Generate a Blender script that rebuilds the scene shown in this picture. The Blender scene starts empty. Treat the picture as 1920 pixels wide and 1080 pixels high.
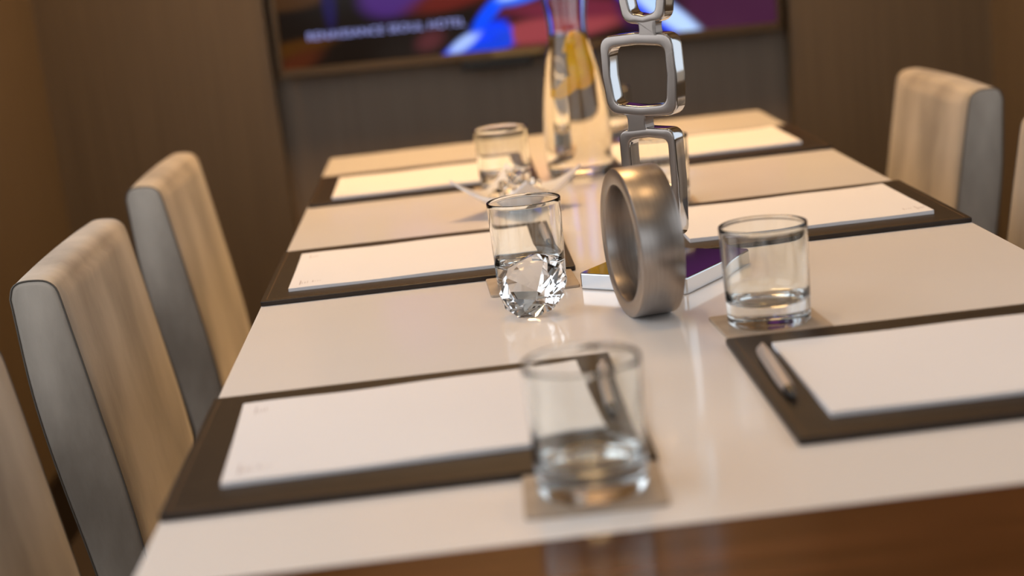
import bpy, bmesh, math, random
from mathutils import Vector, Matrix, Euler
random.seed(7)
PI = math.pi
T = 0.75                                     # height of the table top above the floor
scn = bpy.context.scene
C = scn.collection

# ------------------------------------------------------------------ camera
cam_d = bpy.data.cameras.new('camera')
cam = bpy.data.objects.new('camera', cam_d); C.objects.link(cam)
Rr = Vector((0.993054093, -0.049086791, -0.106930142))
Rd = Vector((-0.115120058, -0.217590598, -0.969227375))
Rf = Vector((0.024309268, 0.974805016, -0.221730108))
cam.matrix_world = Matrix(((Rr.x, -Rd.x, -Rf.x, 0.24687), (Rr.y, -Rd.y, -Rf.y, -1.08274),
                           (Rr.z, -Rd.z, -Rf.z, 0.39021 + T), (0, 0, 0, 1)))
cam_d.sensor_width = 36; cam_d.lens = 2929.4 / 1920 * 36
cam_d.clip_start = 0.05
cam_d.dof.use_dof = True; cam_d.dof.focus_distance = 1.72; cam_d.dof.aperture_fstop = 2.7
scn.camera = cam

# ------------------------------------------------------------------ world, exposure
w = bpy.data.worlds.new('world'); scn.world = w; w.use_nodes = True
w.node_tree.nodes['Background'].inputs[0].default_value = (0.6, 0.7, 0.9, 1)
w.node_tree.nodes['Background'].inputs[1].default_value = 0.4
scn.view_settings.view_transform = 'Standard'; scn.view_settings.look = 'None'
scn.view_settings.gamma = 1; scn.view_settings.use_curve_mapping = False
scn.view_settings.exposure = 0.0
WINDOW_STRENGTH = 2.5; WINDOW2_STRENGTH = 1.3; WINDOW3_STRENGTH = 1.45
WARM = (1.0, 0.61, 0.26)
# ceiling lamps: x, y, watts, diameter, place
DOWN = [(0.43, 1.96, 13.5, .70, 'above the far end of the table'), (-0.36, 2.16, 3.2, .12, 'by the television wall and three-chair side'), (1.18, 2.16, .9, .12, 'by the television wall, opposite side'),
        (0.12, 0.35, .9, .06, 'above the three-chair side of the table middle'), (0.74, 0.35, .9, .06, 'above the opposite side of the table middle'),
        (0.12, -0.95, .9, .06, 'above the three-chair side of the wooden table end'), (0.74, -0.95, .9, .06, 'above the opposite side of the wooden table end')]
CEIL = 2.55

# ------------------------------------------------------------------ helpers
def lin(h):
    h = h.lstrip('#'); v = [int(h[i:i+2], 16) / 255 for i in (0, 2, 4)]
    return tuple(c / 12.92 if c <= 0.04045 else ((c + 0.055) / 1.055) ** 2.4 for c in v) + (1,)

def mat(name, col, rough=0.5, metal=0.0, **kw):
    m = bpy.data.materials.new(name); m.use_nodes = True
    b = m.node_tree.nodes['Principled BSDF']
    b.inputs['Base Color'].default_value = lin(col) if isinstance(col, str) else tuple(col) + (1,)
    b.inputs['Roughness'].default_value = rough; b.inputs['Metallic'].default_value = metal
    for k, v in kw.items(): b.inputs[k.replace('_', ' ')].default_value = v
    return m

def noise_mat(name, c1, c2, scale, rough, stretch=(1, 1, 1), bump=0.0, bscale=None, metal=0.0, detail=4, r2=None, bdist=0.002, **kw):
    m = mat(name, c1, rough, metal, **kw); nt = m.node_tree; N = nt.nodes; L = nt.links
    b = N['Principled BSDF']
    tc = N.new('ShaderNodeTexCoord'); mp = N.new('ShaderNodeMapping'); mp.inputs['Scale'].default_value = stretch
    L.new(tc.outputs['Object'], mp.inputs['Vector'])
    n = N.new('ShaderNodeTexNoise'); n.inputs['Scale'].default_value = scale; n.inputs['Detail'].default_value = detail
    L.new(mp.outputs[0], n.inputs['Vector'])
    r = N.new('ShaderNodeValToRGB'); r.color_ramp.elements[0].position = 0.35; r.color_ramp.elements[1].position = 0.65
    r.color_ramp.elements[0].color = lin(c1); r.color_ramp.elements[1].color = lin(c2)
    L.new(n.outputs['Fac'], r.inputs[0]); L.new(r.outputs[0], b.inputs['Base Color'])
    if r2 is not None:
        mr = N.new('ShaderNodeMapRange'); mr.inputs[3].default_value = rough; mr.inputs[4].default_value = r2
        L.new(n.outputs['Fac'], mr.inputs[0]); L.new(mr.outputs[0], b.inputs['Roughness'])
    if bump:
        n2 = N.new('ShaderNodeTexNoise'); n2.inputs['Scale'].default_value = bscale or scale; n2.inputs['Detail'].default_value = 3
        L.new(mp.outputs[0], n2.inputs['Vector'])
        bp = N.new('ShaderNodeBump'); bp.inputs['Strength'].default_value = bump; bp.inputs['Distance'].default_value = bdist
        L.new(n2.outputs['Fac'], bp.inputs['Height']); L.new(bp.outputs[0], b.inputs['Normal'])
    return m

def glass_mat(name, col, ior, rough=0.0):
    m = bpy.data.materials.new(name); m.use_nodes = True
    b = m.node_tree.nodes['Principled BSDF']
    b.inputs['Base Color'].default_value = tuple(col) + (1,); b.inputs['Roughness'].default_value = rough
    b.inputs['IOR'].default_value = ior; b.inputs['Transmission Weight'].default_value = 1.0
    return m

def emit_mat(name, col, s):
    m = bpy.data.materials.new(name); m.use_nodes = True; nt = m.node_tree
    nt.nodes.remove(nt.nodes['Principled BSDF'])
    e = nt.nodes.new('ShaderNodeEmission'); e.inputs[0].default_value = tuple(col) + (1,); e.inputs[1].default_value = s
    nt.links.new(e.outputs[0], nt.nodes['Material Output'].inputs[0])
    return m

def obj(name, bm, m, parent=None, loc=(0, 0, 0), rz=0.0, smooth=True, ang=20):
    me = bpy.data.meshes.new(name)
    if isinstance(bm, bmesh.types.BMesh):
        bmesh.ops.recalc_face_normals(bm, faces=bm.faces); bm.to_mesh(me); bm.free()
    else:
        me = bm
    if m: me.materials.append(m)
    if smooth:
        for p in me.polygons: p.use_smooth = True
        me.set_sharp_from_angle(angle=math.radians(ang))
    o = bpy.data.objects.new(name, me); C.objects.link(o)
    o.location = loc; o.rotation_euler = (0, 0, rz); o.parent = parent
    return o

def thing(name, label, cat, loc=(0, 0, 0), rz=0.0, group=None):
    o = bpy.data.objects.new(name, None); C.objects.link(o); o.empty_display_size = 0.05
    o.location = loc; o.rotation_euler = (0, 0, rz)
    return tag(o, label, cat, group)

def tag(o, label, cat, group=None):
    o['label'] = label; o['category'] = cat
    if group: o['group'] = group
    return o

def struct(o): o['kind'] = 'structure'; return o

def bbox(x0, x1, y0, y1, z0, z1, bev=0.0, seg=2, bm=None):
    new = bmesh.new()
    r = bmesh.ops.create_cube(new, size=1)
    for v in new.verts:
        v.co = Vector((x0 + (v.co.x + .5) * (x1 - x0), y0 + (v.co.y + .5) * (y1 - y0), z0 + (v.co.z + .5) * (z1 - z0)))
    if bev: bmesh.ops.bevel(new, geom=list(new.edges), offset=bev, segments=seg, profile=0.5, affect='EDGES')
    if bm is None: return new
    me = bpy.data.meshes.new('tmp'); new.to_mesh(me); new.free(); bm.from_mesh(me); bpy.data.meshes.remove(me)
    return bm

def lathe(prof, n=64, closed=True):
    """prof: list of (r, z); closed profile ring or open from axis to axis"""
    bm = bmesh.new(); rings = []
    for r, z in prof:
        if r < 1e-6: rings.append([bm.verts.new((0, 0, z))])
        else: rings.append([bm.verts.new((r * math.cos(2 * PI * k / n), r * math.sin(2 * PI * k / n), z)) for k in range(n)])
    m = len(rings)
    for i in range(m if closed else m - 1):
        a, b = rings[i], rings[(i + 1) % m]
        for k in range(n):
            k2 = (k + 1) % n
            if len(a) == 1 and len(b) == 1: continue
            if len(a) == 1: bm.faces.new((a[0], b[k], b[k2]))
            elif len(b) == 1: bm.faces.new((a[k], a[k2], b[0]))
            else: bm.faces.new((a[k], a[k2], b[k2], b[k]))
    return bm

def tube(pts, r, n=8, closed=False, bm=None):
    bm = bm or bmesh.new(); rings = []; N = len(pts); pts = [Vector(p) for p in pts]
    ref = None
    for i, p in enumerate(pts):
        a = pts[(i - 1) % N] if (closed or i > 0) else p; b = pts[(i + 1) % N] if (closed or i < N - 1) else p
        t = (b - a).normalized()
        if ref is None: ref = Vector((0, 0, 1)) if abs(t.z) < .9 else Vector((1, 0, 0))
        u = t.cross(ref).normalized(); v = t.cross(u).normalized(); ref = -v if v.dot(ref) < 0 else v
        ref = u.cross(t)
        rr = r[i] if isinstance(r, (list, tuple)) else r
        rings.append([bm.verts.new(p + rr * (math.cos(2 * PI * k / n) * u + math.sin(2 * PI * k / n) * ref)) for k in range(n)])
    for i in range(N if closed else N - 1):
        a, b = rings[i], rings[(i + 1) % N]
        for k in range(n): bm.faces.new((a[k], a[(k + 1) % n], b[(k + 1) % n], b[k]))
    if not closed:
        bm.faces.new(rings[0][::-1]); bm.faces.new(rings[-1])
    return bm

def spline(pts, n):
    """Catmull-Rom through pts"""
    P = [Vector(p) for p in pts]; P = [2 * P[0] - P[1]] + P + [2 * P[-1] - P[-2]]; out = []
    for i in range(1, len(P) - 2):
        for k in range(n):
            t = k / n; a, b, c, d = P[i-1], P[i], P[i+1], P[i+2]
            out.append(.5 * ((2*b) + (c - a) * t + (2*a - 5*b + 4*c - d) * t*t + (3*b - a - 3*c + d) * t**3))
    out.append(P[-2]); return out

def rrect(x0, x1, y0, y1, r, n=6):
    """rounded rectangle, ccw; r = one radius or four (BL, BR, TR, TL)"""
    if not isinstance(r, (tuple, list)): r = (r,) * 4
    o = []
    for (cx, cy, a, q) in ((x0 + r[0], y0 + r[0], PI, r[0]), (x1 - r[1], y0 + r[1], 1.5 * PI, r[1]), (x1 - r[2], y1 - r[2], 0, r[2]), (x0 + r[3], y1 - r[3], .5 * PI, r[3])):
        for k in range(n + 1):
            t = a + k / n * PI / 2; o.append((cx + q * math.cos(t), cy + q * math.sin(t)))
    return o

def prism(poly, z0, z1, bev=0.0, seg=2):
    bm = bmesh.new()
    a = [bm.verts.new((x, y, z0)) for x, y in poly]; b = [bm.verts.new((x, y, z1)) for x, y in poly]; n = len(poly)
    f0 = bm.faces.new(a[::-1]); f1 = bm.faces.new(b)
    for k in range(n): bm.faces.new((a[k], a[(k + 1) % n], b[(k + 1) % n], b[k]))
    if bev: bmesh.ops.bevel(bm, geom=list(set(f0.edges) | set(f1.edges)), offset=bev, segments=seg, profile=.5, affect='EDGES')
    return bm

def copy_tree(o, parent=None):
    c = o.copy(); C.objects.link(c); c.parent = parent
    for ch in list(o.children): copy_tree(ch, c)
    return c

# ------------------------------------------------------------------ materials
M = {}
def wall_mat(name, c1, c2, rough):
    m = noise_mat(name, c1, c2, 6.0, rough, stretch=(22, 22, .35), bump=.35, bscale=9, detail=5, bdist=.003)
    return m
M['wall'] = wall_mat('brown_wallcovering', '#62523f', '#6c5b46', .55)
M['panel'] = wall_mat('grey_brown_wall_panel', '#85725f', '#8f7c69', .5)
M['floor'] = noise_mat('dark_carpet', '#2a2019', '#3a2d24', 120, .95, bump=.6, bscale=300)
M['ceil'] = noise_mat('ceiling_paint', '#cfc4b4', '#d5cabb', 40, .9)
M['base'] = mat('dark_baseboard_wood', '#1a120c', .35)
M['white'] = noise_mat('white_back_painted_glass', '#e4ddd8', '#e7e0db', 3, .10, IOR=1.5)
M['wood'] = noise_mat('brown_stained_wood', '#46280f', '#5c371c', 5, .15, stretch=(1, 14, 14), detail=6)
M['darkwood'] = noise_mat('dark_chair_wood', '#1a110b', '#26190f', 8, .3, stretch=(10, 10, 1))
M['leather'] = noise_mat('taupe_suede_leather', '#877c70', '#b6ab9e', 11, .6, stretch=(1, 1, .4), bump=.25, bscale=160, detail=7, Sheen_Weight=.25, bdist=.0015)
M['piping'] = mat('grey_piping', '#5d564e', .7)
M['folder'] = noise_mat('dark_brown_bonded_leather', '#22170f', '#2a1e14', 90, .48, Specular_IOR_Level=.35, bump=.15, bscale=500, bdist=.0006)
M['stitch'] = mat('brown_thread', '#6b4c2c', .7)
M['paper'] = noise_mat('white_paper', '#dedadb', '#e1dddd', 3, .8)
M['ink'] = mat('pale_grey_print', '#b9aeb0', .8)
M['steel'] = noise_mat('brushed_steel', '#9f968f', '#a89f98', 30, .30, stretch=(14, 1, 1), metal=1.0, r2=.37, bump=.02, bscale=60)
M['nickel'] = noise_mat('satin_nickel', '#8e837b', '#988d85', 18, .26, metal=1.0, r2=.3)
M['chrome'] = mat('polished_chrome', '#c9ccd0', .06, 1.0)
M['silver'] = mat('silver_pen_barrel', '#d6cbc3', .3, .7)
M['pentip'] = mat('black_pen_tip', '#15100d', .3)
M['glass'] = glass_mat('clear_tumbler_glass', (.965, .99, .982), 1.5)
M['water'] = glass_mat('water', (.99, .985, .96), 1.33)
m_ = bpy.data.materials.new('water_against_glass'); m_.use_nodes = True; m_.node_tree.nodes.remove(m_.node_tree.nodes['Principled BSDF'])
g_ = m_.node_tree.nodes.new('ShaderNodeBsdfGlass'); g_.inputs['Roughness'].default_value = 0; g_.inputs['IOR'].default_value = 1.33 / 1.5; g_.inputs['Color'].default_value = (1, .99, .97, 1)
m_.node_tree.links.new(g_.outputs[0], m_.node_tree.nodes['Material Output'].inputs[0]); M['water_side'] = m_
M['crystal'] = glass_mat('crystal_glass', (.99, .985, .98), 1.55)
M['wrap'] = glass_mat('clear_sweet_wrapper', (.98, .95, .9), 1.3, .12)
M['peel'] = noise_mat('orange_peel', '#ffb400', '#ffc814', 30, .45, bump=.2, bscale=300)
M['china'] = mat('white_porcelain', '#e6e3e2', .15, 0, Coat_Weight=.3)
M['coaster'] = noise_mat('beige_leatherette', '#a3917f', '#ad9b89', 60, .55, bump=.1)
M['bezel'] = mat('bronze_television_bezel', '#5a4832', .35, .5)
M['black'] = mat('black_plastic', '#0c0b0a', .4)
M['logo'] = mat('pale_gold_badge', '#8a7550', .3, .8)
M['alu'] = mat('white_window_frame', '#d8d4cc', .5)

# ------------------------------------------------------------------ the room
XL, XR, YN, YF = -0.66, 1.50, -2.6, 2.50
struct(obj('floor', bbox(XL - .1, XR + .1, YN - .1, YF + .2, -.06, 0), M['floor'], smooth=False))
struct(obj('ceiling', bbox(XL - .1, XR + .1, YN - .1, YF + .2, CEIL, CEIL + .06), M['ceil'], smooth=False))
# far wall: two proud side panels and a set-back middle panel that carries the television
NX0, NX1 = -0.150, 1.032
struct(obj('wall_far_left', bbox(XL - .1, NX0, YF, YF + .2, 0, CEIL), M['wall'], smooth=False))
struct(obj('wall_far_right', bbox(NX1, XR + .1, YF, YF + .2, 0, CEIL), M['wall'], smooth=False))
struct(obj('wall_far_middle', bbox(NX0, NX1, YF + .060, YF + .2, 0, CEIL), M['panel'], smooth=False))
# side and near walls, each with a window opening (daylight), all outside the picture
def window_wall(n, wname, org, rz, L0, L1, a0, a1, WZ0, WZ1, strength):
    """wall along local y from L0 to L1, inner face at local x = 0, thickness to -x; opening a0..a1"""
    lw = bbox(-.1, 0, L0, a0, 0, CEIL); bbox(-.1, 0, a1, L1, 0, CEIL, bm=lw)
    bbox(-.1, 0, a0, a1, 0, WZ0, bm=lw); bbox(-.1, 0, a0, a1, WZ1, CEIL, bm=lw)
    struct(obj(wname, lw, M['wall'], None, org, rz, smooth=False))
    win = bpy.data.objects.new('window_%d' % n, None); C.objects.link(win); struct(win)
    win.location = (org[0], org[1], WZ0); win.rotation_euler = (0, 0, rz)
    wm = (a0 + a1) / 2; h = WZ1 - WZ0
    for y0, y1, z0, z1 in ((a0, a0 + .05, 0, h), (a1 - .05, a1, 0, h), (a0, a1, 0, .05), (a0, a1, h - .05, h), (wm - .025, wm + .025, 0, h)):
        obj('window_frame', bbox(-.09, -.04, y0, y1, z0, z1, .004), M['alu'], win)
    sky = emit_mat('daylight_behind_frosted_pane', (.87, .94, 1.02), strength)
    for a, b in ((a0 + .05, wm - .025), (wm + .025, a1 - .05)):
        obj('window_pane', bbox(-.07, -.06, a, b, .05, h - .05), sky, win, smooth=False)
window_wall(1, 'wall_left', (XL, 0, 0), 0, YN - .1, YF + .2, -1.15, 1.20, T + .12, T + 1.45, WINDOW_STRENGTH)
window_wall(2, 'wall_right', (XR, 0, 0), PI, -YF - .2, -YN + .1, -1.10, .70, T + .05, T + 1.25, WINDOW2_STRENGTH)
window_wall(3, 'wall_near', (0, YN, 0), PI / 2, -XR, -XL, -1.40, .56, T + .05, T + 1.62, WINDOW3_STRENGTH)
for nm, args in (('baseboard_left', (XL, XL + .015, YN, YF)), ('baseboard_right', (XR - .015, XR, YN, YF)),
                 ('baseboard_far', (XL, NX0, YF - .015, YF)), ('baseboard_far_right', (NX1, XR, YF - .015, YF)), ('baseboard_near', (XL, XR, YN, YN + .015))):
    struct(obj(nm, bbox(*args, 0, .15, .003), M['base']))

# ceiling downlights (out of the picture, they light the room)
lens = emit_mat('warm_lamp_lens', WARM, 12)
for (x, y, wt, dia, where) in DOWN:
    t = thing('ceiling_downlight', ('large' if dia > .2 else 'small') + ' round warm ceiling lamp ' + where, 'ceiling lamp', (x, y, CEIL), 0, 'recessed ceiling lamps')
    R = dia / 2 + .006
    obj('trim_ring', lathe([(R, -.004), (R + .013, -.004), (R + .016, 0.0), (R, 0.0)], 40), M['alu'], t)
    obj('lamp_lens', lathe([(0, -.001), (R - .001, -.001), (R - .001, 0), (0, 0)], 40, False), lens, t)
    ld = bpy.data.lights.new('downlight_beam', 'AREA'); ld.shape = 'DISK'; ld.size = dia; ld.energy = wt
    ld.cycles.is_caustics_light = True
    ld.color = WARM; ld.spread = math.radians(100)
    lo = bpy.data.objects.new('downlight_beam', ld); C.objects.link(lo); lo.parent = t; lo.location = (0, 0, -.006)

# ------------------------------------------------------------------ the table
W, Y0, Y1 = 0.838, -0.119, 1.939
t = thing('conference_table', 'long table with white glass top and brown wooden ends under the folders', 'table', (0, 0, 0))
obj('glass_top', bbox(0, W, Y0, Y1, T - .012, T, .0012, 2), M['white'], t)
obj('wooden_end', bbox(0, W, -.62, Y0 - .0006, T - .05, T, .0015), M['wood'], t)
obj('table_board', bbox(0.002, W - .002, Y0, Y1, T - .05, T - .012, .001), M['wood'], t)
for y in (.10, 1.40):
    obj('pedestal', bbox(.34, .50, y, y + .30, .04, T - .05, .006), M['wood'], t)
    obj('foot', bbox(.30, .54, y - .06, y + .36, 0, .04, .006), M['darkwood'], t)

# ------------------------------------------------------------------ chairs
def chair_profile():
    inner = spline([(-.150, 0, -.45), (-.167, 0, -.235), (-.190, 0, -.077), (-.2090, 0, .043)], 6)
    arc = spline([(-.2090, 0, .043), (-.2128, 0, .0600), (-.2220, 0, .0690), (-.2360, 0, .0718), (-.2520, 0, .0712), (-.2612, 0, .0655), (-.2655, 0, .053)], 3)
    outer = spline([(-.2655, 0, .053), (-.2600, 0, -.058), (-.2470, 0, -.155), (-.2250, 0, -.28), (-.2000, 0, -.45)], 6)
    return [(p.x, p.z) for p in inner[:-1] + arc[:-1] + outer]
PROF = chair_profile(); HALF = .197
def inset(prof, d):
    n = len(prof); out = []
    for i, (x, z) in enumerate(prof):
        a = prof[i - 1] if i else prof[0]; b = prof[(i + 1) % n] if i < n - 1 else prof[-1]
        tx, tz = b[0] - a[0], b[1] - a[1]; l = math.hypot(tx, tz) or 1
        out.append((x - tz / l * d, z + tx / l * d))
    return out
def backrest_bm():
    bm = bmesh.new(); rings = []
    st = [(-HALF, .006), (-HALF + .0012, .0022), (-HALF + .0035, .0)] + [(-HALF + .0035 + k * (2 * HALF - .007) / 14, 0) for k in range(1, 14)] + [(HALF - .0035, 0), (HALF - .0012, .0022), (HALF, .006)]
    for y, d in st:
        pr = inset(PROF, d); q = 1 - (y / HALF) ** 2; ring = []
        for i, (x, z) in enumerate(pr):
            g = max(0, min(1, (z + .30) / .3)) if i < 20 else 0
            zz = z + (.004 * q if z > .045 else 0)
            ring.append(bm.verts.new((x + .007 * q * g, y, zz + T)))
        rings.append(ring)
    n = len(PROF)
    for a, b in zip(rings, rings[1:]):
        for k in range(n): bm.faces.new((a[k], a[(k + 1) % n], b[(k + 1) % n], b[k]))
    bm.faces.new(rings[0]); bm.faces.new(rings[-1][::-1])
    return bm
def make_chair():
    r = thing('dining_chair', 'x', 'chair')
    b = obj('backrest', backrest_bm(), M['leather'], r, ang=50)
    for s in (-1, 1):
        pts = [(x, s * (HALF - .0015), z + T) for x, z in inset(PROF, .0004)]
        obj('piping', tube(pts, .0011, 6), M['piping'], b, ang=70)
    seat = bbox(-.175, .27, -.215, .215, .385, .475, .022, 4)
    obj('seat', seat, M['leather'], r, ang=60)
    for x, dx in ((.235, 0), (-.165, -.05)):
        for y in (-.185, .185):
            bm = bmesh.new(); vs = []
            for z, h, ox in ((0, .014, dx), (.39, .021, 0)):
                vs.append([bm.verts.new((x + ox + sx * h, y + sy * h, z)) for sx, sy in ((-1, -1), (1, -1), (1, 1), (-1, 1))])
            for k in range(4): bm.faces.new((vs[0][k], vs[0][(k + 1) % 4], vs[1][(k + 1) % 4], vs[1][k]))
            bm.faces.new(vs[0][::-1]); bm.faces.new(vs[1])
            obj('leg', bm, M['darkwood'], r, smooth=False)
    return r
proto = make_chair()
CH = [(0.012, .157, 0, 'taupe leather dining chair in the row of three, closest to the wooden table end'),
      (0.0, .826, 0, 'taupe leather dining chair between two others in the row of three'),
      (0.0, 1.497, 0, 'taupe leather dining chair in the row of three, closest to the television'),
      (W, 1.522, PI, 'taupe leather dining chair across from the row of three, closest to the television'),
      (W - .028, .835, PI, 'taupe leather dining chair across from the row of three, second from the television')]
for i, (x, y, rz, lab) in enumerate(CH):
    o = proto if i == 0 else copy_tree(proto)
    o.location = (x, y, 0); o.rotation_euler = (0, 0, rz); o['label'] = lab; o['group'] = 'leather chairs around the table'

# ------------------------------------------------------------------ television
TX0, TZ0, TWD, THT = -0.1365, 0.120, 1.152, .665
tv = thing('television', 'wall-mounted flat television with bronze bezel showing purple and blue picture', 'television', (TX0, YF - .02, T + TZ0))
tv.rotation_euler = (0, math.radians(.80), 0)
fr = bbox(0, TWD, 0, .028, 0, .020, .003); bbox(0, TWD, 0, .028, THT - .014, THT, .003, bm=fr)
bbox(0, .014, 0, .028, .01, THT - .01, .003, bm=fr); bbox(TWD - .014, TWD, 0, .028, .01, THT - .01, .003, bm=fr)
obj('bezel', fr, M['bezel'], tv)
obj('back_cover', bbox(.01, TWD - .01, .026, .045, .01, THT - .01, .004), M['black'], tv)
obj('wall_bracket', bbox(.42, .72, .044, .078, .2, .45, .002), M['black'], tv)
bd = obj('badge', bbox(.485, .600, -.002, .004, .003, .014, .001), M['logo'], tv)
obj('sensor_box', bbox(.415, .575, .000, .022, -.022, .002, .003), M['black'], tv)
# picture: soft coloured shapes on a dark ground, metres from the screen's lower left corner
SX, SZ = .014, .020
def screen_mat():
    m = bpy.data.materials.new('television_picture'); m.use_nodes = True; nt = m.node_tree; N = nt.nodes; L = nt.links
    N.remove(N['Principled BSDF'])
    tc = N.new('ShaderNodeTexCoord'); cur = None
    base = N.new('ShaderNodeRGB'); base.outputs[0].default_value = lin('#1d140e'); cur = base.outputs[0]
    def blob(cx, cz, rx, rz_, ang, col, soft, gain=1.0):
        nonlocal cur
        mp = N.new('ShaderNodeMapping'); mp.vector_type = 'TEXTURE'
        mp.inputs['Location'].default_value = (cx, 0, cz); mp.inputs['Rotation'].default_value = (0, math.radians(-ang), 0)
        mp.inputs['Scale'].default_value = (rx, 1, rz_)
        L.new(tc.outputs['Object'], mp.inputs['Vector'])
        sp = N.new('ShaderNodeSeparateXYZ'); L.new(mp.outputs[0], sp.inputs[0])
        cb = N.new('ShaderNodeCombineXYZ'); L.new(sp.outputs[0], cb.inputs[0]); L.new(sp.outputs[2], cb.inputs[2])
        ln = N.new('ShaderNodeVectorMath'); ln.operation = 'LENGTH'; L.new(cb.outputs[0], ln.inputs[0])
        mr = N.new('ShaderNodeMapRange'); mr.interpolation_type = 'SMOOTHSTEP'
        mr.inputs[1].default_value = 1 - soft; mr.inputs[2].default_value = 1 + soft; mr.inputs[3].default_value = 1; mr.inputs[4].default_value = 0
        L.new(ln.outputs['Value'], mr.inputs[0])
        mx = N.new('ShaderNodeMix'); mx.data_type = 'RGBA'
        L.new(mr.outputs[0], mx.inputs[0]); L.new(cur, mx.inputs[6])
        c = lin(col); mx.inputs[7].default_value = (c[0] * gain, c[1] * gain, c[2] * gain, 1)
        cur = mx.outputs[2]
    blob(.02, .16, .10, .03, 0, '#4a2f18', .3)
    blob(.02, .043, .10, .018, 8, '#4d2d0c', .4); blob(.03, .012, .06, .02, 20, '#4f2310', .6)
    blob(.118, .15, .016, .07, 0, '#231a4a', .4)
    blob(.27, .150, .085, .052, 15, '#4f2a78', .3); blob(.24, .30, .09, .12, 0, '#56307f', .4)
    blob(.40, .125, .10, .025, 10, '#6a2016', .5)
    blob(.62, .035, .16, .030, 4, '#a5464c', .35); blob(.66, .075, .16, .022, -4, '#7a2a3e', .5)
    blob(.335, .034, .032, .020, 20, '#5a2a2e', .7)
    blob(.62, .16, .15, .05, 0, '#5a2a5c', .4)
    blob(1.03, .05, .13, .12, 0, '#4d2440', .3); blob(.80, .10, .04, .08, 0, '#3c1c50', .4)
    blob(.55, .36, .30, .12, 10, '#3a2050', .5); blob(.9, .42, .2, .12, -20, '#5a2a5c', .5)
    # blue light beams
    blob(.475, .030, .045, .026, 20, '#0f3ff5', .25)
    blob(.430, .022, .085, .020, 27, '#0a3bff', .22, 1.3); blob(.487, .040, .034, .012, 8, '#1046ff', .3, 1.1)
    blob(.505, .020, .020, .016, 60, '#1a49f0', .35); blob(.460, .008, .06, .012, 2, '#1048f5', .3)
    blob(.412, .022, .040, .013, 30, '#a9c4ff', .45, 1.2)
    blob(.475, .085, .060, .016, 45, '#0a4dff', .3, 1.2); blob(.56, .120, .070, .020, 14, '#2a6bff', .3, 1.2); blob(.54, .122, .04, .010, 14, '#bfe2ff', .5, 1.2)
    blob(.845, .060, .140, .030, -40, '#0a3cff', .25, 1.3); blob(.875, .045, .110, .022, -40, '#b9d6ff', .4, 1.3)
    e = N.new('ShaderNodeEmission'); e.inputs[1].default_value = .85; L.new(cur, e.inputs[0])
    g = N.new('ShaderNodeBsdfGlossy'); g.inputs['Roughness'].default_value = .12; g.inputs['Color'].default_value = (.015, .015, .015, 1)
    ad = N.new('ShaderNodeAddShader'); L.new(e.outputs[0], ad.inputs[0]); L.new(g.outputs[0], ad.inputs[1])
    L.new(ad.outputs[0], N['Material Output'].inputs[0]); return m
sc = obj('screen', bbox(0, TWD - 2 * SX, 0, .01, 0, THT - SZ - .014), screen_mat(), tv, (SX, .008, SZ), smooth=False)
fc = bpy.data.curves.new('caption', 'FONT'); fc.body = 'RENAISSANCE SEOUL HOTEL'; fc.size = .0262; fc.extrude = .0002; fc.space_character = 1.08
fo = bpy.data.objects.new('caption_curve', fc); C.objects.link(fo); bpy.context.view_layer.update()
cme = bpy.data.meshes.new_from_object(fo.evaluated_get(bpy.context.evaluated_depsgraph_get())); bpy.data.objects.remove(fo)
wd = max(v.co.x for v in cme.vertices)
cap = obj('caption', cme, emit_mat('caption_white', lin('#9a9fe0')[:3], 1.2), sc, (.060, -.0012, .060), smooth=False)
cap.rotation_euler = (PI / 2, 0, 0); cap.scale = (.358 / wd, 1, 1); cap['label'] = 'pale white capital lettering along the picture'

# ------------------------------------------------------------------ folders, pads, pens
FT = .006
def folder(cx, cy, label, rz=0):
    t = thing('desk_folder', label, 'folder', (cx, cy, T), rz, 'dark brown desk folders')
    obj('cover', prism(rrect(-.1835, .1835, -.1485, .1485, .003, 3), 0, FT, .0012, 2), M['folder'], t)
    st = bmesh.new(); a, b = .1765, .1415; step = .0062
    for s in (-1, 1):
        k = -a
        while k < a - .004:
            bbox(k, k + .004, s * b - .0004, s * b + .0004, FT - .0004, FT + .0003, bm=st); k += step
        k = -b
        while k < b - .004:
            bbox(s * a - .0004, s * a + .0004, k, k + .004, FT - .0004, FT + .0003, bm=st); k += step
    s_ = obj('stitching', st, M['stitch'], t, smooth=False); s_['kind'] = 'stuff'
    return t
FX0, FX1 = .1835, W - .1835
folder(FX0, .1485, 'dark brown leather desk folder by the wooden table end, on the three-chair side')
folder(FX0, .8335, 'dark brown leather desk folder before the middle of the three chairs')
folder(FX0 + .003, 1.507, 'dark brown leather desk folder on the three-chair side, closest to the television')
folder(FX1 , .1495, 'dark brown leather desk folder beside the tumbler with silver pen in full view')
folder(FX1, .8455, 'dark brown leather desk folder behind the square metal sculpture base')
folder(FX1, 1.505, 'dark brown leather desk folder across the table, closest to the television')

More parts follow.
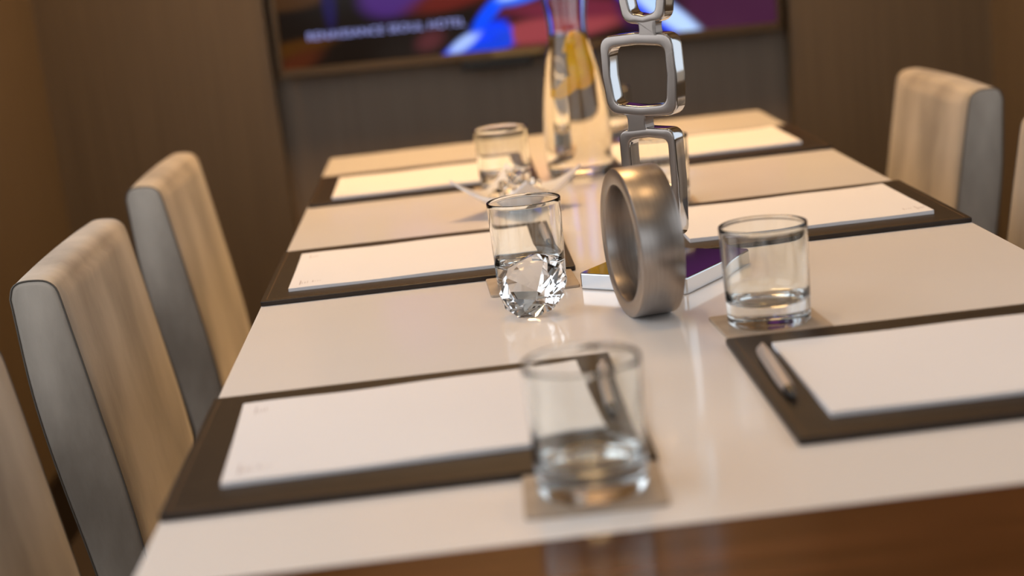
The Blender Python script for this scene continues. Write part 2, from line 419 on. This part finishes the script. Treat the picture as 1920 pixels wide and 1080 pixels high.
def pad(cx, cy, rz, curl, label, marks=()):
    t = thing('note_pad', label, 'note pad', (cx, cy, T + FT), math.radians(rz), 'blank white writing pads')
    bm = bmesh.new(); nx, ny = 20, 12; th = .0032; g = {}
    def zf(u, v):      # gentle waviness of the loose sheets
        return curl[0] * u ** 2 * (u > 0) + curl[1] * u ** 2 * (u < 0) + curl[2] * math.sin(u * 3 + 1) ** 2 * (abs(v))
    for k, z in ((0, 0), (1, th)):
        for i in range(nx + 1):
            for j in range(ny + 1):
                u, v = 2 * i / nx - 1, 2 * j / ny - 1
                g[k, i, j] = bm.verts.new((u * .1485, v * .105, z + zf(u, v) * (1 if k else .0)))
    for i in range(nx):
        for j in range(ny):
            bm.faces.new((g[1, i, j], g[1, i + 1, j], g[1, i + 1, j + 1], g[1, i, j + 1]))
            bm.faces.new((g[0, i, j], g[0, i, j + 1], g[0, i + 1, j + 1], g[0, i + 1, j]))
    for i in range(nx):
        bm.faces.new((g[0, i, 0], g[0, i + 1, 0], g[1, i + 1, 0], g[1, i, 0])); bm.faces.new((g[0, i, ny], g[1, i, ny], g[1, i + 1, ny], g[0, i + 1, ny]))
    for j in range(ny):
        bm.faces.new((g[0, 0, j], g[1, 0, j], g[1, 0, j + 1], g[0, 0, j + 1])); bm.faces.new((g[0, nx, j], g[0, nx, j + 1], g[1, nx, j + 1], g[1, nx, j]))
    obj('paper_stack', bm, M['paper'], t)
    for (x, y, lx, ly) in marks:
        z = th + zf(x / .1485, y / .105) + .00015
        m = bbox(x, x + lx, y, y + ly, z, z + .00015)
        for k in range(3): bbox(x + (k + 1) * .003 if lx < ly else x, (x + (k + 1) * .003 + .0007) if lx < ly else x + lx * .5, y + ly * .2, y + ly * (.5 + .1 * k), z, z + .00015, bm=m)
        obj('printed_mark', m, M['ink'], t, smooth=False)
    return t
LM = [(-.137, -.090, .0012, .022), (-.122, -.082, .0012, .008), (-.136, .068, .0009, .022)]
RM = [(.135, -.088, .0010, .020), (.120, -.080, .001, .008), (.118, .085, .018, .0009)]
pad(.185, .154, 2.0, (.0015, 0, .001), 'blank white pad slightly turned on the three-chair-side folder by the wooden table end', LM)
pad(.178, .828, .3, (.0012, .0, .0008), 'blank white pad before the middle of the three chairs', LM)
pad(.188, 1.487, 0, (.001, 0, .0008), 'blank white pad on the three-chair side, closest to the television', LM)
pad(.6535, .146, .2, (0, .0006, .0006), 'blank white pad beside the silver pen in full view', RM)
pad(.6565, .845, .9, (.0012, .001, .0008), 'blank white pad on the folder behind the metal sculpture', RM)
pad(.6510, 1.512, .5, (.001, 0, .0008), 'blank white pad across the table closest to the television', RM)

def pen(x, y, rz, label):
    t = thing('ballpoint_pen', label, 'pen', (x, y, T + FT), math.radians(rz), 'silver ballpoint pens')
    def ln(prof, mm, nm, off=0):
        bm = lathe(prof, 20, False)
        bmesh.ops.rotate(bm, verts=bm.verts, cent=(0, 0, 0), matrix=Matrix.Rotation(PI / 2, 3, 'X'))   # z -> -y
        bmesh.ops.translate(bm, verts=bm.verts, vec=(0, 0, .0060))
        return obj(nm, bm, mm, t, ang=40)
    ln([(0, -.070), (.0040, -.070), (.0054, -.0675), (.0060, -.055), (.0061, 0), (.0058, .030), (.0048, .052), (0, .052)], M['silver'], 'barrel')
    ln([(0, .052), (.0047, .052), (.0030, .064), (.0012, .069), (0, .070)], M['pentip'], 'tip')
    obj('clip', bbox(-.0016, .0016, .028, .066, .0125, .0135, .0004), M['silver'], t)
    return t
pen(.3500, .160, -2, 'silver ballpoint pen seen through the tumbler closest to the wooden table end')
pen(.3500, .845, 0, 'silver ballpoint pen on the folder behind the crystal and tumbler')
pen(.4885, .155, -1.5, 'silver ballpoint pen lying clear beside a pad near the clear tumbler')

# ------------------------------------------------------------------ coasters and tumblers
def tumbler_bm():
    R0, R1, H = .0395, .0418, .095
    def ro(z): return R0 + (R1 - R0) * z / H
    out = [(0, .0025), (.020, .0022), (.031, .0010), (.0345, 0.0), (.0372, .0006), (.0390, .0028), (ro(.006), .006), (ro(.03), .03), (ro(.06), .06), (ro(.09), .09)]
    rim = [(R1, H - .0012), (R1 - .0004, H - .0003), (R1 - .0011, H), (R1 - .0018, H - .0003), (R1 - .0022, H - .0012)]
    inn = [(ro(.09) - .0022, .09), (ro(.06) - .0023, .06), (ro(.035) - .0025, .035), (ro(.026) - .003, .027), (.0345, .0232), (.030, .0212), (.018, .0202), (0, .0200)]
    return lathe(out + rim + inn, 72, False)
tum = None
CO = [(.3145, -.0405, -2, 'closest to the wooden table end'), (.3130, .640, 2, 'behind the faceted crystal'),
      (.3150, 1.322, 0, 'behind the bowl of wrapped sweets'), (.5235, .352, 3, 'beside the metal sculpture and silver pen'),
      (.5180, 1.030, 0, 'behind the metal sculpture'), (.5235, 1.720, 0, 'behind the carafe')]
CT = .003
cst = None
for (x, y, rz, where) in CO:
    if cst is None:
        cst = obj('coaster', prism(rrect(-.050, .050, -.044, .044, .004, 4), 0, CT, .0006, 1), M['coaster']); c = cst
    else: c = cst.copy(); C.objects.link(c)
    c.location = (x, y, T); c.rotation_euler = (0, 0, math.radians(rz))
    tag(c, 'square beige coaster under the tumbler ' + where, 'coaster', 'beige coasters')
    if tum is None: tum = obj('glass_tumbler', tumbler_bm(), M['glass'], ang=60); g = tum
    else: g = tum.copy(); C.objects.link(g)
    g.location = (x, y, T + CT)
    tag(g, 'clear straight-sided glass tumbler with thick base ' + where, 'tumbler', 'clear glass tumblers')

# ------------------------------------------------------------------ carafe
cf = thing('water_carafe', 'tall clear glass carafe of water with orange peel inside', 'carafe', (.440, 1.404, T))
oz = [(0.0, .0500), (.004, .0518), (.03, .0535), (.06, .0540), (.10, .0520), (.13, .0488), (.165, .0432), (.195, .0368), (.215, .0325), (.232, .0312), (.25, .0322), (.28, .0365), (.31, .0420)]
op = spline([(r, 0, z) for z, r in oz], 4); outp = [(0, .003), (.040, .002), (.047, 0)] + [(p.x, p.z) for p in op[1:]]
WTOP = .222
def thick(z): return .0026
low = [(0, .0066), (.035, .0070), (.046, .0085)] + [(p.x - .0026, p.z) for p in op if .012 < p.z < WTOP - .001]
rw = low[-1][0] - .0003; low.append((rw, WTOP))
up = [(rw, WTOP)] + [(p.x - .0026, p.z) for p in op if p.z > WTOP + .002]
gb = lathe(outp + [(op[-1].x - .0008, .3112), (op[-1].x - .0018, .3112)] + up[::-1], 64, False)
def keep_normals(nm, bm, mats, par):
    me = bpy.data.meshes.new(nm); bm.to_mesh(me); bm.free()
    for m_ in mats: me.materials.append(m_)
    for p in me.polygons: p.use_smooth = True
    me.set_sharp_from_angle(angle=math.radians(60))
    o = bpy.data.objects.new(nm, me); C.objects.link(o); o.parent = par; return o
def face_check(bm, want):
    """want(center, normal) > 0 for faces that point the right way"""
    bm.normal_update()
    bad = [f for f in bm.faces if want(f.calc_center_median(), f.normal) < 0]
    bmesh.ops.reverse_faces(bm, faces=bad)
ri = {round(z, 5): r for r, z in up}
def want_glass(c, n):
    r = math.hypot(c.x, c.y); rad = (n.x * c.x + n.y * c.y) / max(r, 1e-6)
    if c.z < .004 and r < .049: return -n.z
    if c.z > .3112 - 1e-5: return n.z
    ro = min(op, key=lambda p: abs(p.z - c.z)).x
    return rad if r > ro - .0013 else -rad
face_check(gb, want_glass); keep_normals('glass_body', gb, [M['glass']], cf)
wb = lathe(low + [(0, WTOP)], 64, False)
face_check(wb, lambda c, n: n.z if c.z > WTOP - 1e-4 else (-n.z if c.z < .0086 else n.x * c.x + n.y * c.y))
wo = keep_normals('water', wb, [M['water_side'], M['water']], cf)
for p in wo.data.polygons:
    if p.center.z > WTOP - 1e-4: p.material_index = 1
def ribbon(pts, widths, th=.003, yaw=0):
    P = spline(pts, 7); n = len(P); bm = bmesh.new(); rows = []
    for i, p in enumerate(P):
        tt = (P[min(i + 1, n - 1)] - P[max(i - 1, 0)]).normalized()
        s = tt.cross(Vector((math.sin(yaw), -math.cos(yaw), .15))).normalized(); nn = s.cross(tt).normalized()
        f = i / (n - 1) * (len(widths) - 1); k = min(int(f), len(widths) - 2); wv = widths[k] + (widths[k + 1] - widths[k]) * (f - k)
        rows.append([bm.verts.new(p + s * a * wv / 2 + nn * b * th / 2) for a, b in ((-1, -.3), (-.7, -1), (.7, -1), (1, -.3), (1, .3), (.7, 1), (-.7, 1), (-1, .3))])
    for a, b in zip(rows, rows[1:]):
        for k in range(8): bm.faces.new((a[k], a[(k + 1) % 8], b[(k + 1) % 8], b[k]))
    bm.faces.new(rows[0]); bm.faces.new(rows[-1][::-1]); return bm
pl = tag(obj('orange_peel', ribbon([(-.004, -.012, .193), (.004, -.018, .212), (.010, -.014, .216), (.012, -.014, .203), (.012, -.018, .185), (.014, -.021, .167), (.011, -.024, .153), (.001, -.026, .150)], [.014, .021, .023, .028, .036, .040, .036, .020]), M['peel'], ang=60), 'wide curl of orange peel floating high in the carafe', 'orange peel', 'peels in the carafe')
pl.location = (.440, 1.404, T)
pl = tag(obj('orange_peel', ribbon([(.020, -.026, .160), (.004, -.028, .152), (-.010, -.028, .142), (-.022, -.024, .134), (-.032, -.015, .133)], [.020, .023, .022, .019, .012]), M['peel'], ang=60), 'narrow strip of orange peel lower in the carafe', 'orange peel', 'peels in the carafe')
pl.location = (.440, 1.404, T)

# ------------------------------------------------------------------ bowl of sweets
bc = (.325, 1.125)
def bowl_bm():
    bm = bmesh.new(); n = 28; g = {}; a = .0672
    def pos(u, v):
        x = (u + v) / math.sqrt(2) * a; y = (v - u) / math.sqrt(2) * a      # corners on the axes
        pin = 1 - .16 * (1 - abs(u * u - v * v) ** 0) - .10 * (max(abs(u), abs(v)) ** 4) * (1 - min(abs(u), abs(v)) ** 2)
        x *= pin; y *= pin; r = math.hypot(x, y)
        q = max(0, r - .026) / (.095 - .026)
        return Vector((x, y, .003 + .050 * q ** 1.15))
    for k in (0, 1):
        for i in range(n + 1):
            for j in range(n + 1):
                p = pos(2 * i / n - 1, 2 * j / n - 1)
                if k == 0: p.z += .0042
                g[k, i, j] = bm.verts.new(p)
    for i in range(n):
        for j in range(n):
            bm.faces.new((g[0, i, j], g[0, i + 1, j], g[0, i + 1, j + 1], g[0, i, j + 1]))
            bm.faces.new((g[1, i, j], g[1, i, j + 1], g[1, i + 1, j + 1], g[1, i + 1, j]))
    for i in range(n):
        bm.faces.new((g[1, i, 0], g[1, i + 1, 0], g[0, i + 1, 0], g[0, i, 0])); bm.faces.new((g[1, i, n], g[0, i, n], g[0, i + 1, n], g[1, i + 1, n]))
        bm.faces.new((g[1, 0, i], g[0, 0, i], g[0, 0, i + 1], g[1, 0, i + 1])); bm.faces.new((g[1, n, i], g[1, n, i + 1], g[0, n, i + 1], g[0, n, i]))
    return bm
bt = thing('candy_bowl', 'white porcelain bowl with four upturned pointed corners', 'bowl', (bc[0], bc[1], T), math.radians(6))
obj('bowl_shell', bowl_bm(), M['china'], bt, ang=60)
obj('foot_ring', lathe([(.020, 0), (.025, 0), (.0255, .0045), (.020, .0045)], 40), M['china'], bt)
def candy_bm():
    bm = bmesh.new(); bmesh.ops.create_icosphere(bm, subdivisions=1, radius=1)
    for v in bm.verts: v.co = Vector((v.co.x * .011, v.co.y * .008, v.co.z * .0075))
    return bm
def twist_bm(s):
    bm = bmesh.new(); a = []; b = []
    for k in range(9):
        t = 2 * PI * k / 9; a.append(bm.verts.new((s * .0095, .0022 * math.cos(t), .0022 * math.sin(t))))
        rr = .0075 if k % 2 else .0050
        b.append(bm.verts.new((s * (.0175 + .002 * (k % 2)), rr * math.cos(t), rr * math.sin(t) * .7)))
    for k in range(9): bm.faces.new((a[k], a[(k + 1) % 9], b[(k + 1) % 9], b[k]))
    bm.faces.new(a)
    r = bmesh.ops.solidify(bm, geom=list(bm.faces), thickness=.0005)
    return bm
cnd = thing('wrapped_sweet', 'clear cellophane-wrapped sweet heaped in the white pointed bowl', 'sweet', (0, 0, 0), 0, 'wrapped sweets in the bowl')
obj('sweet', candy_bm(), M['wrap'], cnd, smooth=False)
obj('wrapper_end', twist_bm(-1), M['wrap'], cnd, smooth=False); obj('wrapper_end', twist_bm(1), M['wrap'], cnd, smooth=False)
spots = [(0, 0, .015), (.022, .004, .016), (-.022, .002, .016), (.004, .021, .016), (-.002, -.021, .016), (.034, -.014, .024), (-.034, -.010, .024), (-.030, .020, .025), (.026, .026, .025),
         (.010, -.010, .028), (-.012, .010, .029), (-.014, -.014, .029), (.014, .012, .030), (.0, .0, .043), (-.020, .0, .040), (.019, .0, .041), (-.003, .018, .042), (-.006, -.012, .052), (.004, .010, .056)]
for i, (x, y, z) in enumerate(spots):
    o = cnd if i == 0 else copy_tree(cnd)
    o.location = (bc[0] + x, bc[1] + y, T + z); o.rotation_euler = (random.uniform(-.6, .6), random.uniform(-.5, .5), random.uniform(0, 6.28))

# ------------------------------------------------------------------ faceted crystal
def diamond_bm(R=.0375):
    bm = bmesh.new()
    def ring(n, r, z, off=0): return [bm.verts.new((r * math.cos(2 * PI * (k + off) / n), r * math.sin(2 * PI * (k + off) / n), z)) for k in range(n)]
    vs = ring(6, .68 * R, .36 * R) + ring(6, .90 * R, .19 * R, .5) + ring(12, R, .03 * R, .5) + ring(12, R, -.03 * R, .5)
    vs.append(bm.verts.new((0, 0, -.88 * R)))
    r = bmesh.ops.convex_hull(bm, input=vs)
    junk = [e for e in r['geom_interior'] if isinstance(e, bmesh.types.BMVert)]
    bmesh.ops.delete(bm, geom=junk, context='VERTS')
    bmesh.ops.dissolve_limit(bm, angle_limit=.01, verts=bm.verts, edges=bm.edges)
    return bm
dm = obj('crystal_paperweight', diamond_bm(), M['crystal'], smooth=False)
dm.rotation_euler = Euler((math.radians(50), 0, math.radians(-26)), 'XYZ')
bpy.context.view_layer.update()
mz = min((dm.matrix_world @ v.co).z for v in dm.data.vertices)
dm.location = (.3085, .505, T - mz + .0004)
tag(dm, 'large clear brilliant-cut faceted crystal lying tilted on the white table', 'crystal')

# ------------------------------------------------------------------ steel ring
RO, RI, RW = .0755, .0585, .044
def ring_bm():
    b = .0022; h = RW / 2
    pr = [(RI + b, -h), (RO - b, -h), (RO - b * .3, -h + b * .3), (RO, -h + b), (RO, h - b), (RO - b * .3, h - b * .3), (RO - b, h), (RI + b, h), (RI + b * .3, h - b * .3), (RI, h - b), (RI, -h + b), (RI + b * .3, -h + b * .3)]
    bm = lathe(pr, 96)
    bmesh.ops.rotate(bm, verts=bm.verts, cent=(0, 0, 0), matrix=Matrix.Rotation(PI / 2, 3, 'Y'))    # axis z -> x
    return bm
rg = obj('steel_ring', ring_bm(), M['steel'], ang=40)
rg.location = (.4195, .449, T + RO - .0002); rg.rotation_euler = (0, 0, math.radians(9))
tag(rg, 'thick brushed steel ring standing upright in front of the sculpture', 'ring ornament')

# ------------------------------------------------------------------ sculpture of linked square frames
sp_a = math.radians(-39)
scu = thing('frame_sculpture', 'polished metal sculpture of stacked rounded square frames on square plate', 'sculpture', (.458, .599, T), sp_a)
# local: x along the frames, -y towards the viewer, z up
def extr(bm, outer, inner, y0, y1, be):
    """flat frame (outer / inner loops of equal length in x,z) with rounded edges, thickness y0..y1"""
    n = len(outer)
    def offs(loop, d):
        o = []
        for i in range(len(loop)):
            a, b = Vector(loop[i - 1]), Vector(loop[(i + 1) % len(loop)]); tt = (b - a).normalized()
            o.append((loop[i][0] + tt.y * d, loop[i][1] - tt.x * d))
        return o
    layers = []
    for y, d in ((y0, -be), (y0 + be * .3, -be * .3), (y0 + be, 0), (y1 - be, 0), (y1 - be * .3, -be * .3), (y1, -be)):
        layers.append(([bm.verts.new((x, y, z)) for x, z in offs(outer, d)], [bm.verts.new((x, y, z)) for x, z in offs(inner, -d)] if inner else None))
    for (o1, i1), (o2, i2) in zip(layers, layers[1:]):
        for k in range(n):
            k2 = (k + 1) % n; bm.faces.new((o1[k], o1[k2], o2[k2], o2[k]))
            if inner: bm.faces.new((i1[k2], i1[k], i2[k], i2[k2]))
    for (o, i), fl in ((layers[0], 0), (layers[-1], 1)):
        if inner:
            for k in range(n):
                k2 = (k + 1) % n; f = (o[k], i[k], i[k2], o[k2]); bm.faces.new(f if not fl else f[::-1])
        else: bm.faces.new(o if fl else o[::-1])
    return bm
def quad_round(c, r, n=6):
    """rounded polygon through 4 corners (ccw BL, BR, TR, TL), sides bowed slightly outwards"""
    out = []
    for i in range(4):
        p, a, b = Vector(c[i]), Vector(c[i - 1]), Vector(c[(i + 1) % 4])
        u = p + (a - p).normalized() * r; v = p + (b - p).normalized() * r
        for k in range(n + 1):
            t = k / n; out.append(tuple((1 - t) ** 2 * u + 2 * t * (1 - t) * p + t * t * v))
        m = (v + (b + (p - b).normalized() * r)) / 2; dd = (b - p).normalized(); m += Vector((dd.y, -dd.x)) * .0016; out.append(tuple(m))
    return out
D0, D1 = -.0105, .0105
def frame(outer, inner, ro, ri):
    f = extr(bmesh.new(), quad_round(outer, ro), quad_round(inner, ri), D0, D1, .0026)
    me = bpy.data.meshes.new('square_frame'); 
    o = obj('square_frame', f, M['nickel'], scu, ang=70); o.modifiers.new('flat_faces', 'WEIGHTED_NORMAL')
    o.data.materials.append(M['chrome'])
    for p in o.data.polygons:
        if abs(p.normal.y) < .75: p.material_index = 1
    return o
frame([(-.0340, .0470), (.0315, .0470), (.0345, .1675), (-.0370, .1665)], [(-.0215, .0580), (.0205, .0575), (.0250, .1560), (-.0235, .1560)], .013, .009)
frame([(-.0475, .1825), (.0405, .1800), (.0425, .2690), (-.0520, .2690)], [(-.0375, .1940), (.0275, .1925), (.0305, .2560), (-.0395, .2565)], .018, .011)
frame([(-.0190, .2800), (.0345, .2800), (.0400, .3480), (-.0240, .3480)], [(-.0080, .2900), (.0230, .2895), (.0270, .3380), (-.0125, .3380)], .015, .009)
def neck(s0, s1, z0, z1, y0=D0 + .0001, y1=.0085):
    hw = (s1 - s0) / 2; cx = (s0 + s1) / 2; n = 10; L_ = []; R_ = []
    for k in range(n + 1):
        t = 2 * k / n - 1; wv = hw + .0035 * abs(t) ** 3; z = (z0 + z1) / 2 + t * (z1 - z0) / 2
        R_.append((cx + wv, z)); L_.append((cx - wv, z))
    o = obj('neck', extr(bmesh.new(), R_ + L_[::-1], None, y0, y1, .0012), M['nickel'], scu, smooth=False)
    return o
neck(.0015, .0195, .2655, .2835); neck(-.0230, -.0010, .1635, .1845)
neck(-.0080, .0140, .0165, .0500)
frame_top = frame([(-.0300, .3580), (.0300, .3580), (.0320, .4150), (-.0330, .4150)], [(-.0200, .3680), (.0200, .3680), (.0215, .4050), (-.0220, .4050)], .013, .008)
neck(-.0060, .0120, .3460, .3600)
hb = .068
bs = obj('base_plate', prism(rrect(-hb, hb, -hb, hb, .006, 4), 0, .018, .0016, 2), M['chrome'], scu)
bs['label'] = 'mirror-polished square base plate'

# let the ceiling lamps shine through the glass and water of the carafe
for o in bpy.data.objects:
    n = o.name.split('.')[0]
    if n in ('glass_body', 'water'): o.cycles.is_caustics_caster = True
    if n == 'orange_peel': o.cycles.is_caustics_receiver = True
